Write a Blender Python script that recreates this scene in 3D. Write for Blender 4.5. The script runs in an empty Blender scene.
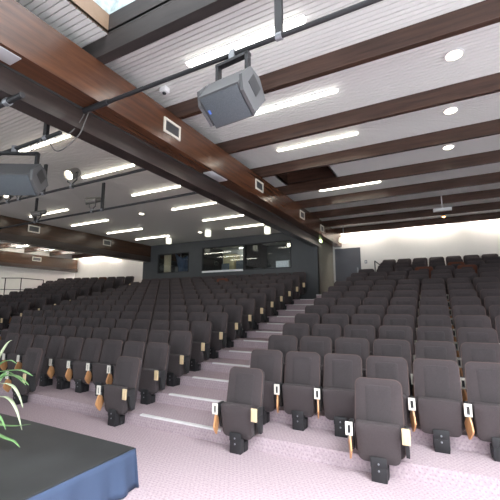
import bpy, bmesh, math, random
from mathutils import Vector, Matrix
random.seed(7)
C = bpy.context.scene.collection
U = 0.7333                       # survey units to metres
PITCH = 0.9 * U                  # row depth
RISE = 0.236 * U                 # row rise
SEATW = 0.8 * U                  # seat spacing
CAMZ = 1.887
pi = math.pi

# ------------------------------------------------------------------ materials
MATS = {}
def mat(name, col, rough=0.6, metal=0.0, emit=None, es=0.0, spec=0.5, noise=None, bump=None, sheen=0.0):
    m = bpy.data.materials.new(name); m.use_nodes = True
    nt = m.node_tree; b = nt.nodes['Principled BSDF']
    b.inputs['Base Color'].default_value = (*col, 1)
    b.inputs['Roughness'].default_value = rough
    b.inputs['Metallic'].default_value = metal
    b.inputs['Specular IOR Level'].default_value = spec
    if sheen:
        b.inputs['Sheen Weight'].default_value = sheen
        b.inputs['Sheen Roughness'].default_value = 0.5
    if emit:
        b.inputs['Emission Color'].default_value = (*emit, 1)
        b.inputs['Emission Strength'].default_value = es
    tc = nt.nodes.new('ShaderNodeTexCoord')
    if noise:
        sc, amt = noise
        n = nt.nodes.new('ShaderNodeTexNoise'); n.inputs['Scale'].default_value = sc
        n.inputs['Detail'].default_value = 4
        nt.links.new(tc.outputs['Object'], n.inputs['Vector'])
        r = nt.nodes.new('ShaderNodeValToRGB')
        r.color_ramp.elements[0].position = 0.3; r.color_ramp.elements[1].position = 0.7
        r.color_ramp.elements[0].color = (*[c * (1 - amt) for c in col], 1)
        r.color_ramp.elements[1].color = (*[min(1, c * (1 + amt)) for c in col], 1)
        nt.links.new(n.outputs['Fac'], r.inputs['Fac'])
        nt.links.new(r.outputs['Color'], b.inputs['Base Color'])
    if bump:
        sc, st = bump
        n = nt.nodes.new('ShaderNodeTexNoise'); n.inputs['Scale'].default_value = sc
        nt.links.new(tc.outputs['Object'], n.inputs['Vector'])
        bp = nt.nodes.new('ShaderNodeBump'); bp.inputs['Strength'].default_value = st
        bp.inputs['Distance'].default_value = 0.01
        nt.links.new(n.outputs['Fac'], bp.inputs['Height'])
        nt.links.new(bp.outputs['Normal'], b.inputs['Normal'])
    MATS[name] = m
    return m

def wood(name, c0, c1, stretch, rough=0.33, scale=3.0):
    m = bpy.data.materials.new(name); m.use_nodes = True
    nt = m.node_tree; b = nt.nodes['Principled BSDF']
    tc = nt.nodes.new('ShaderNodeTexCoord'); mp = nt.nodes.new('ShaderNodeMapping')
    mp.inputs['Scale'].default_value = stretch
    nt.links.new(tc.outputs['Object'], mp.inputs['Vector'])
    n = nt.nodes.new('ShaderNodeTexNoise'); n.inputs['Scale'].default_value = scale
    n.inputs['Detail'].default_value = 6; n.inputs['Roughness'].default_value = 0.65
    nt.links.new(mp.outputs['Vector'], n.inputs['Vector'])
    r = nt.nodes.new('ShaderNodeValToRGB')
    r.color_ramp.elements[0].position = 0.3; r.color_ramp.elements[1].position = 0.72
    r.color_ramp.elements[0].color = (*c0, 1); r.color_ramp.elements[1].color = (*c1, 1)
    nt.links.new(n.outputs['Fac'], r.inputs['Fac'])
    nt.links.new(r.outputs['Color'], b.inputs['Base Color'])
    b.inputs['Roughness'].default_value = rough
    MATS[name] = m
    return m

def carpet():
    """pale mauve carpet with a woven grid of darker plum dots, on treads and risers alike"""
    m = bpy.data.materials.new('mauve_carpet'); m.use_nodes = True
    nt = m.node_tree; b = nt.nodes['Principled BSDF']; L = nt.links.new
    tc = nt.nodes.new('ShaderNodeTexCoord'); sp = nt.nodes.new('ShaderNodeSeparateXYZ')
    L(tc.outputs['Object'], sp.inputs[0])
    def M(op, a, bb=None):
        q = nt.nodes.new('ShaderNodeMath'); q.operation = op
        for i, v in enumerate((a, bb)):
            if v is None: continue
            if isinstance(v, (int, float)): q.inputs[i].default_value = v
            else: L(v, q.inputs[i])
        return q.outputs[0]
    p = 0.052
    u = M('DIVIDE', sp.outputs['X'], p)
    v = M('DIVIDE', M('ADD', sp.outputs['Y'], M('ADD', sp.outputs['Z'], 0.02)), p * 0.86)
    row = M('MODULO', M('FLOOR', v), 2.0)
    fu = M('SUBTRACT', M('FRACT', M('ADD', u, M('MULTIPLY', row, 0.5))), 0.5)
    fv = M('SUBTRACT', M('FRACT', v), 0.5)
    d = M('SQRT', M('ADD', M('MULTIPLY', fu, fu), M('MULTIPLY', fv, fv)))
    dot = M('LESS_THAN', d, 0.2)
    n = nt.nodes.new('ShaderNodeTexNoise'); n.inputs['Scale'].default_value = 40
    L(tc.outputs['Object'], n.inputs['Vector'])
    base = nt.nodes.new('ShaderNodeValToRGB')
    base.color_ramp.elements[0].position = 0.35; base.color_ramp.elements[1].position = 0.65
    base.color_ramp.elements[0].color = (0.43, 0.345, 0.372, 1)
    base.color_ramp.elements[1].color = (0.52, 0.42, 0.455, 1)
    L(n.outputs['Fac'], base.inputs['Fac'])
    mx = nt.nodes.new('ShaderNodeMixRGB'); mx.inputs['Color2'].default_value = (0.22, 0.15, 0.21, 1)
    L(M('MULTIPLY', dot, 0.36), mx.inputs['Fac']); L(base.outputs['Color'], mx.inputs['Color1'])
    L(mx.outputs['Color'], b.inputs['Base Color'])
    b.inputs['Roughness'].default_value = 0.95; b.inputs['Specular IOR Level'].default_value = 0.1
    bp = nt.nodes.new('ShaderNodeBump'); bp.inputs['Strength'].default_value = 0.3; bp.inputs['Distance'].default_value = 0.004
    L(n.outputs['Fac'], bp.inputs['Height']); L(bp.outputs['Normal'], b.inputs['Normal'])
    MATS['carpet'] = m

carpet()
wood('main_wood', (0.050, 0.021, 0.013), (0.140, 0.058, 0.028), (6.0, 0.35, 5.0), 0.24)
wood('side_wood', (0.030, 0.017, 0.011), (0.085, 0.042, 0.024), (6.0, 0.35, 5.0), 0.26)
wood('beam_wood', (0.030, 0.017, 0.013), (0.088, 0.046, 0.032), (0.4, 5.0, 6.0), 0.27)
wood('dark_wood', (0.022, 0.017, 0.016), (0.06, 0.043, 0.037), (3.0, 0.4, 5.0), 0.30)
wood('well_wood', (0.20, 0.13, 0.08), (0.30, 0.20, 0.13), (4.0, 0.6, 0.6), 0.5)
wood('tablet_wood', (0.56, 0.26, 0.11), (0.70, 0.37, 0.17), (9.0, 9.0, 1.2), 0.35)
wood('cream_wood', (0.70, 0.52, 0.30), (0.82, 0.66, 0.42), (8.0, 8.0, 1.2), 0.4)
mat('slat_white', (0.80, 0.81, 0.775), 0.45)
mat('slat_grey', (0.72, 0.69, 0.63), 0.5)
mat('backing', (0.03, 0.03, 0.03), 0.9)
mat('wall_white', (0.86, 0.84, 0.80), 0.7, noise=(2.0, 0.02))
mat('wall_grey', (0.062, 0.065, 0.070), 0.6, noise=(3.0, 0.06))
mat('wall_olive', (0.13, 0.127, 0.108), 0.6, noise=(3.0, 0.06))  # booth grey with the lamp's greenish wash put into the colour
mat('door_grey', (0.12, 0.125, 0.145), 0.55, noise=(3.0, 0.05))
mat('fabric', (0.066, 0.054, 0.056), 0.9, spec=0.15, noise=(220.0, 0.25), bump=(300.0, 0.35), sheen=0.06)
mat('fabric_panel', (0.059, 0.050, 0.052), 0.92, spec=0.15, noise=(220.0, 0.3), bump=(300.0, 0.35), sheen=0.05)
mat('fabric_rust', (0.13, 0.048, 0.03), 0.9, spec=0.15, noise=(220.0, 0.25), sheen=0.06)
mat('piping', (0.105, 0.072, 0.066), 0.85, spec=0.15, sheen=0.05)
mat('black_metal', (0.018, 0.018, 0.020), 0.5, metal=0.0)
mat('black_plastic', (0.03, 0.03, 0.032), 0.5)
mat('grey_metal', (0.30, 0.31, 0.33), 0.4, metal=0.6)
mat('cap_white', (0.86, 0.82, 0.74), 0.4)
mat('nosing', (0.82, 0.80, 0.80), 0.35, metal=0.0)
mat('stage_black', (0.032, 0.034, 0.036), 0.45, noise=(1.5, 0.35))
mat('stage_blue', (0.038, 0.06, 0.115), 0.85, noise=(3.0, 0.12))
mat('leaf', (0.20, 0.38, 0.15), 0.4, noise=(8.0, 0.3))
mat('leaf_pale', (0.52, 0.60, 0.40), 0.4, noise=(8.0, 0.2))
mat('pot', (0.30, 0.14, 0.08), 0.6, noise=(12.0, 0.1))
wood('well_dark', (0.02, 0.017, 0.016), (0.045, 0.036, 0.033), (0.4, 3.0, 3.0), 0.7)
mat('soil', (0.05, 0.035, 0.025), 0.95)
mat('galvanised', (0.50, 0.56, 0.56), 0.42, metal=0.75, noise=(14.0, 0.3))
mat('grille_white', (0.80, 0.76, 0.66), 0.5)
mat('grille_dark', (0.10, 0.10, 0.09), 0.6)
mat('soffit_panel', (0.50, 0.51, 0.52), 0.5)
mat('speaker_grey', (0.085, 0.098, 0.108), 0.65, noise=(160.0, 0.3), bump=(260.0, 0.4))
mat('speaker_case', (0.095, 0.095, 0.098), 0.5)
mat('cream_metal', (0.72, 0.66, 0.50), 0.5)
mat('lamp_case', (0.17, 0.165, 0.155), 0.4, metal=0.3)
mat('cable', (0.12, 0.115, 0.11), 0.6)
mat('white_plastic', (0.80, 0.80, 0.80), 0.4)
mat('blue_badge', (0.10, 0.20, 0.62), 0.4)
mat('tube', (1, 1, 1), 0.5, emit=(1.0, 0.93, 0.78), es=13.0)
mat('tube_cool', (1, 1, 1), 0.5, emit=(1.0, 0.97, 0.90), es=13.0)
mat('washer', (1, 1, 1), 0.5, emit=(1.0, 0.94, 0.84), es=180.0)
mat('washer_soft', (1, 1, 1), 0.5, emit=(1.0, 0.94, 0.84), es=70.0)
mat('lamp_warm', (1, 1, 1), 0.5, emit=(1.0, 0.88, 0.68), es=9.0)
mat('lamp_orange', (1, 1, 1), 0.5, emit=(1.0, 0.52, 0.16), es=10.0)
mat('lamp_green', (1, 1, 1), 0.5, emit=(0.80, 1.0, 0.45), es=6.0)
mat('lamp_shade', (0.9, 0.9, 0.86), 0.5, emit=(1.0, 0.97, 0.78), es=1.3)
mat('screen_glow', (0.8, 0.8, 0.8), 0.4, emit=(0.75, 0.80, 0.85), es=0.25)
mat('curtain_cream', (0.55, 0.45, 0.32), 0.8)
mat('drape_blue', (0.03, 0.055, 0.11), 0.7)
mat('panel_yellow', (0.75, 0.62, 0.36), 0.6)
mat('kit_grey', (0.14, 0.16, 0.18), 0.5)
mat('booth_dark', (0.02, 0.02, 0.022), 0.7)
mat('booth_light', (0.55, 0.57, 0.52), 0.7)
mat('sky_glass', (0.9, 0.95, 1.0), 0.3, emit=(0.85, 0.93, 1.0), es=1.0)
def glass(name):
    m = bpy.data.materials.new(name); m.use_nodes = True
    nt = m.node_tree; nt.nodes.clear()
    o = nt.nodes.new('ShaderNodeOutputMaterial'); mix = nt.nodes.new('ShaderNodeMixShader')
    t = nt.nodes.new('ShaderNodeBsdfTransparent'); g = nt.nodes.new('ShaderNodeBsdfGlossy')
    g.inputs['Roughness'].default_value = 0.03
    t.inputs['Color'].default_value = (0.92, 0.95, 0.95, 1)
    mix.inputs['Fac'].default_value = 0.07
    nt.links.new(t.outputs[0], mix.inputs[1]); nt.links.new(g.outputs[0], mix.inputs[2])
    nt.links.new(mix.outputs[0], o.inputs['Surface'])
    MATS[name] = m
glass('pane_glass')

# ------------------------------------------------------------------ mesh helpers
def box(bm, x0, x1, y0, y1, z0, z1, bev=0.0, seg=2, M=None):
    r = bmesh.ops.create_cube(bm, size=1.0)
    vs = r['verts']
    for v in vs:
        v.co = Vector(((x0 + x1) / 2 + v.co.x * (x1 - x0), (y0 + y1) / 2 + v.co.y * (y1 - y0), (z0 + z1) / 2 + v.co.z * (z1 - z0)))
    if bev > 0:
        es = list({e for v in vs for e in v.link_edges})
        rr = bmesh.ops.bevel(bm, geom=es, offset=bev, segments=seg, affect='EDGES', profile=0.5)
        vs = list({v for f in rr['faces'] for v in f.verts} | {v for v in vs if v.is_valid})
    if M is not None:
        for v in vs: v.co = M @ v.co
    return vs

def prism(bm, pts, z0, z1):
    lo = [bm.verts.new((p[0], p[1], z0)) for p in pts]
    hi = [bm.verts.new((p[0], p[1], z1)) for p in pts]
    n = len(pts)
    bm.faces.new(list(reversed(lo))); bm.faces.new(hi)
    for i in range(n):
        bm.faces.new((lo[i], lo[(i + 1) % n], hi[(i + 1) % n], hi[i]))

def loft(bm, rings, caps=True):
    R = [[bm.verts.new(p) for p in r] for r in rings]
    n = len(R[0])
    for a, b in zip(R, R[1:]):
        for i in range(n):
            bm.faces.new((a[i], a[(i + 1) % n], b[(i + 1) % n], b[i]))
    if caps:
        bm.faces.new(list(reversed(R[0]))); bm.faces.new(R[-1])

def tube(bm, pts, r, n=8, closed=False):
    pts = [Vector(p) for p in pts]
    rings = []
    up = Vector((0, 0, 1))
    m = len(pts)
    for i, p in enumerate(pts):
        if closed: t = pts[(i + 1) % m] - pts[i - 1]
        else: t = pts[min(i + 1, m - 1)] - pts[max(i - 1, 0)]
        t.normalize()
        a = t.cross(up)
        if a.length < 1e-3: a = t.cross(Vector((0, 1, 0)))
        a.normalize(); b = a.cross(t)
        rings.append([bm.verts.new(p + a * (r * math.cos(2 * pi * k / n)) + b * (r * math.sin(2 * pi * k / n))) for k in range(n)])
    seq = list(zip(rings, rings[1:]))
    if closed: seq.append((rings[-1], rings[0]))
    for A, B in seq:
        for k in range(n):
            bm.faces.new((A[k], A[(k + 1) % n], B[(k + 1) % n], B[k]))
    if not closed:
        bm.faces.new(list(reversed(rings[0]))); bm.faces.new(rings[-1])

def lathe(bm, prof, n=20, M=None):
    rings = []
    for r, z in prof:
        ring = []
        for k in range(n):
            v = Vector((r * math.cos(2 * pi * k / n), r * math.sin(2 * pi * k / n), z))
            ring.append(bm.verts.new(M @ v if M is not None else v))
        rings.append(ring)
    for a, b in zip(rings, rings[1:]):
        for i in range(n):
            bm.faces.new((a[i], a[(i + 1) % n], b[(i + 1) % n], b[i]))
    bm.faces.new(list(reversed(rings[0]))); bm.faces.new(rings[-1])

def rrect(w0, w1, z0, z1, r0, r1, n=5):
    """rounded trapezoid outline in XZ: half widths w0 at z0, w1 at z1, corner radii r0 low, r1 high"""
    out = []
    for cx, cz, r, a0 in ((w0 - r0, z0 + r0, r0, -pi / 2), (w1 - r1, z1 - r1, r1, 0), (-w1 + r1, z1 - r1, r1, pi / 2), (-w0 + r0, z0 + r0, r0, pi)):
        for i in range(n + 1):
            a = a0 + pi / 2 * i / n
            out.append((cx + r * math.cos(a), cz + r * math.sin(a)))
    return out

def cushion(bm, out, thick, edge, bulge, place):
    """a pad of the given outline: front at y=-thick, back at y=0, with soft rims"""
    cx = sum(p[0] for p in out) / len(out); cz = sum(p[1] for p in out) / len(out)
    hw = max(abs(p[0] - cx) for p in out); hz = max(abs(p[1] - cz) for p in out)
    def ring(ins, y):
        fx = 1 - ins / hw; fz = 1 - ins / hz
        return [place(Vector((cx + (p[0] - cx) * fx, y, cz + (p[1] - cz) * fz))) for p in out]
    rings = [ring(edge, 0), ring(edge * 0.3, -edge * 0.3), ring(0, -edge), ring(0, -thick + edge), ring(edge * 0.3, -thick + edge * 0.3), ring(edge, -thick),
             ring(hw * 0.35, -thick - bulge * 0.7), ring(hw * 0.7, -thick - bulge)]
    loft(bm, rings)

def mesh(name, bm, material, smooth=True):
    bmesh.ops.recalc_face_normals(bm, faces=bm.faces[:])
    me = bpy.data.meshes.new(name); bm.to_mesh(me); bm.free()
    me.materials.append(MATS[material])
    if smooth:
        for p in me.polygons: p.use_smooth = True
        try: me.set_sharp_from_angle(angle=math.radians(35))
        except Exception: pass
    return me

def obj(name, bm, material, parent=None, loc=None, rz=0, smooth=True):
    o = bpy.data.objects.new(name, bm if isinstance(bm, bpy.types.Mesh) else mesh(name, bm, material, smooth))
    C.objects.link(o)
    if loc is not None: o.location = loc
    o.rotation_euler.z = rz
    if parent is not None: o.parent = parent
    return o

def thing(name, label, cat, loc, rz=0, group=None):
    o = bpy.data.objects.new(name, None); C.objects.link(o)
    o.empty_display_size = 0.1
    o.location = loc; o.rotation_euler.z = rz
    return tag(o, label, cat, group)

def tag(o, label, cat, group=None):
    o['label'] = label; o['category'] = cat
    if group: o['group'] = group
    return o

def struct(name, bm, material, smooth=False):
    o = obj(name, bm, material, smooth=smooth); o['kind'] = 'structure'
    return o

def B(*a, **k):
    bm = bmesh.new(); box(bm, *a, **k); return bm

# ------------------------------------------------------------------ survey numbers (metres)
XM = -3.84           # right face of the booth
XF = -3.457          # right face of the main beam fascia
XL = -12.10          # right face of the left main beam
YB = 12.62           # booth front
YW = 14.86           # back wall
XS = -20.75          # left side wall
XR = 4.9             # right side wall
YF = -5.0            # front wall behind the camera
ZR = 5.092           # ceiling of the side bays
ZC = 4.71            # ceiling of the centre bay
ZB = 4.842           # underside of cross beams
XAIS = -5.873 * U    # left end of the aisle treads
def nos_y(k): return (5.114 + 0.9 * k) * U
def tier_z(k): return RISE * k
def skew(k, x): return max(0.0, (x + 2.7)) * math.tan(math.radians(2.6 * (1 - k / 15)))   # rows of the right block turn slightly
def seat_y(k): return (5.90 + 0.9 * k) * U

# ------------------------------------------------------------------ floor and tiers
bm = bmesh.new()
box(bm, XS, XR, YF, YW, -0.2, 0)
for k in range(1, 16):
    x0 = -14.0 if k <= 12 else XM
    yb = YB if k <= 12 else YW
    if k <= 12:
        box(bm, -14.0, XM, nos_y(k), YB + 0.02, tier_z(k) - RISE - 0.001 if k > 1 else -0.1, tier_z(k))
    xl = XM if k <= 13 else -1.95
    y = nos_y(k)
    prism(bm, [(xl, y), (max(xl, -2.7), y), (XR, y + skew(k, XR)), (XR, YW), (xl, YW)], tier_z(k) - RISE - 0.001 if k > 1 else -0.1, tier_z(k))
struct('floor', bm, 'carpet')
ROT = math.radians(9.0)
PX = -14.02
LK = [3.7 + j for j in range(11)]
bm = bmesh.new()
for k in LK:
    y = nos_y(k)
    xl = XS
    prism(bm, [(PX, y), (PX, YW), (xl, YW), (xl, y - (PX - xl) * math.tan(ROT))], 0.0 if k == LK[0] else tier_z(k) - RISE - 0.001, tier_z(k))
struct('floor.001', bm, 'carpet')

# ------------------------------------------------------------------ walls
struct('wall_back', B(XS, XR, YW, YW + 0.15, 0, 5.6), 'wall_white')
struct('wall_left', B(XS - 0.15, XS, YF, YW + 0.15, -0.2, 5.6), 'wall_white')
# right and front walls carry unseen windows, added to let in daylight
def holed_x(name, x0, x1, y0, y1, z0, z1, holes, material):
    bm = bmesh.new(); ys = sorted(holes); y = y0
    for a, b, c, d in ys:
        box(bm, x0, x1, y, a, z0, z1)
        if c > z0: box(bm, x0, x1, a, b, z0, c)
        if d < z1: box(bm, x0, x1, a, b, d, z1)
        y = b
    box(bm, x0, x1, y, y1, z0, z1)
    return struct(name, bm, material)
def holed_y(name, x0, x1, y0, y1, z0, z1, holes, material):
    bm = bmesh.new(); x = x0
    for a, b, c, d in sorted(holes):
        box(bm, x, a, y0, y1, z0, z1)
        if c > z0: box(bm, a, b, y0, y1, z0, c)
        if d < z1: box(bm, a, b, y0, y1, d, z1)
        x = b
    box(bm, x, x1, y0, y1, z0, z1)
    return struct(name, bm, material)
RW = [(-4.0, -0.6, 0.6, 4.2), (0.2, 3.6, 0.6, 4.2)]
FW = [(-14.5, -10.5, 0.8, 4.2), (-9.5, -5.5, 0.8, 4.2), (-3.2, 0.6, 0.8, 4.2), (1.2, 4.4, 0.8, 4.2)]
holed_x('wall_right', XR, XR + 0.15, YF, YW + 0.15, -0.2, 5.6, RW, 'wall_white')
holed_y('wall_front', XS, XR, YF - 0.15, YF, -0.2, 5.6, FW, 'wall_white')
def added_win(i, bm, pane):
    f = struct('window_%d' % i, bm, 'white_plastic'); obj('pane', pane, 'pane_glass', f, smooth=False)  # frame and pane of an added, unseen window
n = 1
for a, b, c, d in RW:
    bm = bmesh.new()
    for yy in (a, (a + b) / 2 - 0.03, b - 0.06): box(bm, XR + 0.04, XR + 0.10, yy, yy + 0.06, c, d)
    for zz in (c, d - 0.06): box(bm, XR + 0.04, XR + 0.10, a, b, zz, zz + 0.06)
    added_win(n, bm, B(XR + 0.065, XR + 0.075, a, b, c, d)); n += 1
for a, b, c, d in FW:
    bm = bmesh.new()
    for xx in (a, (a + b) / 2 - 0.03, b - 0.06): box(bm, xx, xx + 0.06, YF - 0.10, YF - 0.04, c, d)
    for zz in (c, d - 0.06): box(bm, a, b, YF - 0.10, YF - 0.04, zz, zz + 0.06)
    added_win(n, bm, B(a, b, YF - 0.075, YF - 0.065, c, d)); n += 1

# booth: front wall with two windows, side walls, inner rooms
WA = (-11.63, -9.80, 3.345, 4.26)
WB = (-9.08, -4.88, 3.297, 4.383)
holed_y('wall_booth', XL - 0.47, XM, YB, YB + 0.14, tier_z(11), ZC + 0.3, [WA, WB], 'wall_grey')
struct('wall_booth_side', B(XM - 0.12, XM, YB + 0.0005, YW, tier_z(11), 5.09), 'wall_olive')
struct('wall_booth_left', B(XL - 0.47, XL - 0.35, YB + 0.14, YW, tier_z(11), ZC + 0.3), 'wall_grey')
BZ = 2.55
struct('floor_booth', B(XL + 0.12, XM - 0.12, YB + 0.14, YW, BZ - 0.1, BZ), 'booth_dark')
struct('ceiling_booth', B(XL + 0.12, XM - 0.12, YB + 0.14, YW, 4.62, 4.68), 'booth_light')
struct('wall_booth_room', B(-7.01, -6.91, YB + 0.15, YW, BZ, 4.62), 'booth_dark')
struct('wall_booth_room.001', B(-9.5, -9.4, YB + 0.15, YW, BZ, 4.62), 'booth_dark')
struct('wall_booth_lining', B(-6.91, XM - 0.13, YW - 0.1, YW - 0.02, BZ, 4.62), 'booth_dark')
struct('wall_booth_lining.001', B(XL + 0.13, -9.5, YW - 0.1, YW - 0.02, BZ, 4.62), 'booth_dark')
for i, (W, mull) in enumerate(((WA, []), (WB, [-6.96]))):
    a, b, c, d = W; bm = bmesh.new()
    for xx in (a, b - 0.04): box(bm, xx, xx + 0.04, YB - 0.012, YB + 0.10, c, d)
    for zz in (c, d - 0.04): box(bm, a, b, YB - 0.012, YB + 0.10, zz, zz + 0.04)
    for xx in mull: box(bm, xx - 0.04, xx + 0.04, YB - 0.01, YB + 0.10, c, d)
    f = struct('window_%d' % (n + i), bm, 'booth_dark')
    obj('pane', B(a, b, YB + 0.045, YB + 0.055, c, d), 'pane_glass', f, smooth=False)
# sill of the bright window
struct('trim_1', B(WB[0] + 0.04, -7.0, YB - 0.05, YB + 0.12, WB[2] - 0.03, WB[2] + 0.05), 'white_plastic')

# grey door beside the booth
d = struct('door_1', B(-3.745, -2.70, YW - 0.06, YW - 0.001, tier_z(13), 4.24), 'door_grey')
obj('door_handle', B(-2.85, -2.80, YW - 0.12, YW - 0.06, tier_z(13) + 0.95, tier_z(13) + 1.15, bev=0.01), 'grey_metal', d)

# landing on the far left
struct('wall_landing', B(XS, -19.15, 10.0, YW, 0, 2.33), 'wall_white')

# aisle nosings
for k in range(1, 14):
    x0 = XAIS + 0.011 * U * k
    bm = B(x0, -3.83 * U + 0.02 if k < 13 else -3.3, nos_y(k) - 0.012, nos_y(k) + 0.05, tier_z(k) - 0.02, tier_z(k) + 0.006, bev=0.004)
    if k == 13: bm.free(); bm = B(XM, -3.3, nos_y(k) - 0.012, nos_y(k) + 0.05, tier_z(k) - 0.028, tier_z(k) + 0.006)
    struct('trim_%d' % (k + 1), bm, 'nosing')

# ------------------------------------------------------------------ ceilings
def slats(name, x0, x1, y0, y1, z, material, holes=(), pitch=0.0705, gap=0.012):
    bm = bmesh.new()
    y = y0
    while y < y1:
        ya, yb = y, min(y + pitch - gap, y1)
        segs = [(x0, x1)]
        for (hx0, hx1, hy0, hy1) in holes:
            if yb > hy0 and ya < hy1:
                new = []
                for s in segs:
                    if hx0 > s[0]: new.append((s[0], min(hx0, s[1])))
                    if hx1 < s[1]: new.append((max(hx1, s[0]), s[1]))
                segs = [s for s in new if s[1] - s[0] > 0.01]
        for s in segs: box(bm, s[0], s[1], ya, yb, z, z + 0.02)
        y += pitch
    return struct(name, bm, material)
def back(name, x0, x1, y0, y1, z, holes=()):
    bm = bmesh.new()
    cuts = sorted({y0, y1, *[h[2] for h in holes], *[h[3] for h in holes]})
    for a, b in zip(cuts, cuts[1:]):
        x = x0
        for h in holes:
            if a >= h[2] - 1e-6 and b <= h[3] + 1e-6:
                box(bm, x, h[0], a, b, z, z + 0.03); x = h[1]
        box(bm, x, x1, a, b, z, z + 0.03)
    return struct(name, bm, 'backing')
BY = [2.665 - 1.4955 * 5 + 1.4955 * k for k in range(14)]      # back edges of the cross beams
W0 = (-1.2, 4.6, -0.32, 1.07)  # added unseen roof well, lights the front from above
W1 = (-3.27, 0.3, 1.175, 2.535)
W3 = (0.6, 4.6, 1.175, 2.535)      # another added roof well, out of view, for light on the front floor
W2 = (-3.38, -2.06, 7.155, 8.56)   # dark well further back
HOLES = [W0, W1, W3, W2]
slats('ceiling', XM, XR, YF, YW, ZR, 'slat_white', HOLES)
back('ceiling.001', XM, XR, YF, YW, ZR + 0.022, HOLES)
slats('ceiling.002', XL, -4.01, YF, YB, ZC, 'slat_grey')
back('ceiling.003', XL, -4.01, YF, YB, ZC + 0.022)
slats('ceiling.004', XS, XL - 0.5, YF, YW, ZR, 'slat_white')
back('ceiling.005', XS, XL - 0.5, YF, YW, ZR + 0.022)
struct('ceiling_slab', B(XS - 0.15, XR + 0.15, YF - 0.15, YW + 0.15, 6.2, 6.3), 'backing')
# roof light wells, two added: timber lining, galvanised flashing above, glazing on top
for i, (x0, x1, y0, y1) in enumerate((W1, W0, W3)):
    bm = bmesh.new()
    box(bm, x0 - 0.012, x0, y0, y1, ZR + 0.001, 5.36)
    struct('trim_%d' % (20 + 4 * i), bm, 'well_wood')
    bm = bmesh.new()
    box(bm, x1, x1 + 0.04, y0, y1, ZR, 5.36); box(bm, x0 - 0.04, x1, y1, y1 + 0.03, ZR - 0.001, 5.36); box(bm, x0, x1, y0 - 0.03, y0, ZR, 5.36)
    struct('trim_%d' % (21 + 4 * i), bm, 'well_dark')
    bm = bmesh.new()
    box(bm, x0 - 0.04, x0, y0, y1, 5.361, 5.95); box(bm, x1, x1 + 0.04, y0, y1, 5.361, 5.95)
    box(bm, x0, x1, y1, y1 + 0.03, 5.361, 5.95); box(bm, x0, x1, y0 - 0.03, y0, 5.361, 5.95)
    struct('trim_%d' % (22 + 4 * i), bm, 'galvanised')
    struct('window_%d' % (20 + i), B(x0, x1, y0, y1, 5.95, 5.97), 'sky_glass')  # glowing panes; the two added wells get one each
x0, x1, y0, y1 = W2
bm = bmesh.new()
box(bm, x0 - 0.04, x0, y0, y1, ZR, 5.5); box(bm, x1, x1 + 0.04, y0, y1, ZR, 5.5)
box(bm, x0, x1, y1, y1 + 0.03, ZR, 5.5); box(bm, x0, x1, y0 - 0.03, y0, ZR, 5.5); box(bm, x0, x1, y0, y1, 5.5, 5.53)
struct('trim_40', bm, 'beam_wood')

# cross beams of the right bay and of the far left bay
for i, y in enumerate(BY):
    if y > YW or y < YF + 0.1: continue
    t0 = 0.13 if i == 5 else 0.085
    struct('ceiling_beam', B(XM, XR, y - t0, y, ZB, ZR - 0.002, bev=0.004), 'well_dark' if i == 5 else 'beam_wood')
for i, y in enumerate(BY):
    if y > YW or y < 5: continue
    struct('ceiling_beam', B(XS, XL - 0.5, y - 0.075, y, ZB, ZR - 0.002, bev=0.004), 'beam_wood')
# main beams: a boxed beam with a flat soffit and a lower dark member along it
struct('main_beam', B(-3.745, XF, YF, YW, 4.32, ZB - 0.001), 'main_wood')
struct('main_beam_rail', B(-4.01, -3.765, YF, YB, 4.04, 5.10), 'dark_wood')
struct('main_beam_rail', B(-3.764, -3.746, YF, YB, 4.30, 4.32), 'backing')
struct('main_beam', B(-12.5, XL, YF, YW, 4.17, 5.10), 'side_wood')
struct('main_beam_rail', B(-12.42, XL + 0.004, YF, YW, 3.92, 4.17), 'dark_wood')
struct('main_beam', B(XS, XS + 0.2, YF, YW, 4.17, 4.78), 'side_wood')
struct('main_beam_rail', B(XS, XS + 0.26, YF, YW, 3.97, 4.17), 'dark_wood')
# pale access panels in the soffit
for a, b in ((1.40, 1.74), (5.12, 5.66)):
    tag(obj('soffit_panel', B(-3.70, -3.50, a, b, 4.308, 4.3195, bev=0.003), 'soffit_panel'),
        'pale grey access panel under the main beam, ' + ('nearest the camera' if a < 2 else 'further along, below the second vent grille'), 'panel', 'soffit access panels')

# ------------------------------------------------------------------ lamps
def strip(x0, x1, y, z, label, group, m='tube', w=0.054):
    t = thing('fluorescent_light', label, 'ceiling light', ((x0 + x1) / 2, y, z), 0, group)
    L = (x1 - x0) / 2
    bm = bmesh.new(); box(bm, -L - 0.02, L + 0.02, -w / 2 - 0.012, w / 2 + 0.012, -0.012, -0.001)
    obj('housing', bm, 'white_plastic', t)
    bm = bmesh.new(); box(bm, -L, L, -w / 2, w / 2, -0.04, -0.0125, bev=0.008)
    obj('diffuser', bm, m, t)
strip(-2.74, -1.11, 3.40, ZR, 'wide glowing strip light on the right ceiling just above the hanging speaker', 'strip lights of the right bay', 'tube_cool', 0.085)
strip(-2.74, -1.11, 4.90, ZR, 'glowing strip light on the right ceiling, second from the front', 'strip lights of the right bay', 'tube_cool')
strip(-2.74, -1.11, 6.41, ZR, 'glowing strip light on the right ceiling, third from the front', 'strip lights of the right bay')
strip(-2.74, -1.11, 9.38, ZR, 'glowing strip light on the right ceiling behind the dark recess, furthest back', 'strip lights of the right bay')
ords = ['first', 'second', 'third', 'fourth', 'fifth', 'sixth', 'seventh', 'eighth', 'ninth', 'tenth', 'eleventh', 'twelfth', 'thirteenth', 'fourteenth', 'fifteenth', 'sixteenth']
for i, y in enumerate((3.46, 4.885, 6.34, 7.90, 9.47, 10.93)):
    strip(-6.80, -5.25, y, ZC, 'glowing strip light, %s from the front in the row beside the main beam' % ords[i], 'strip lights of the centre bay')
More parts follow.
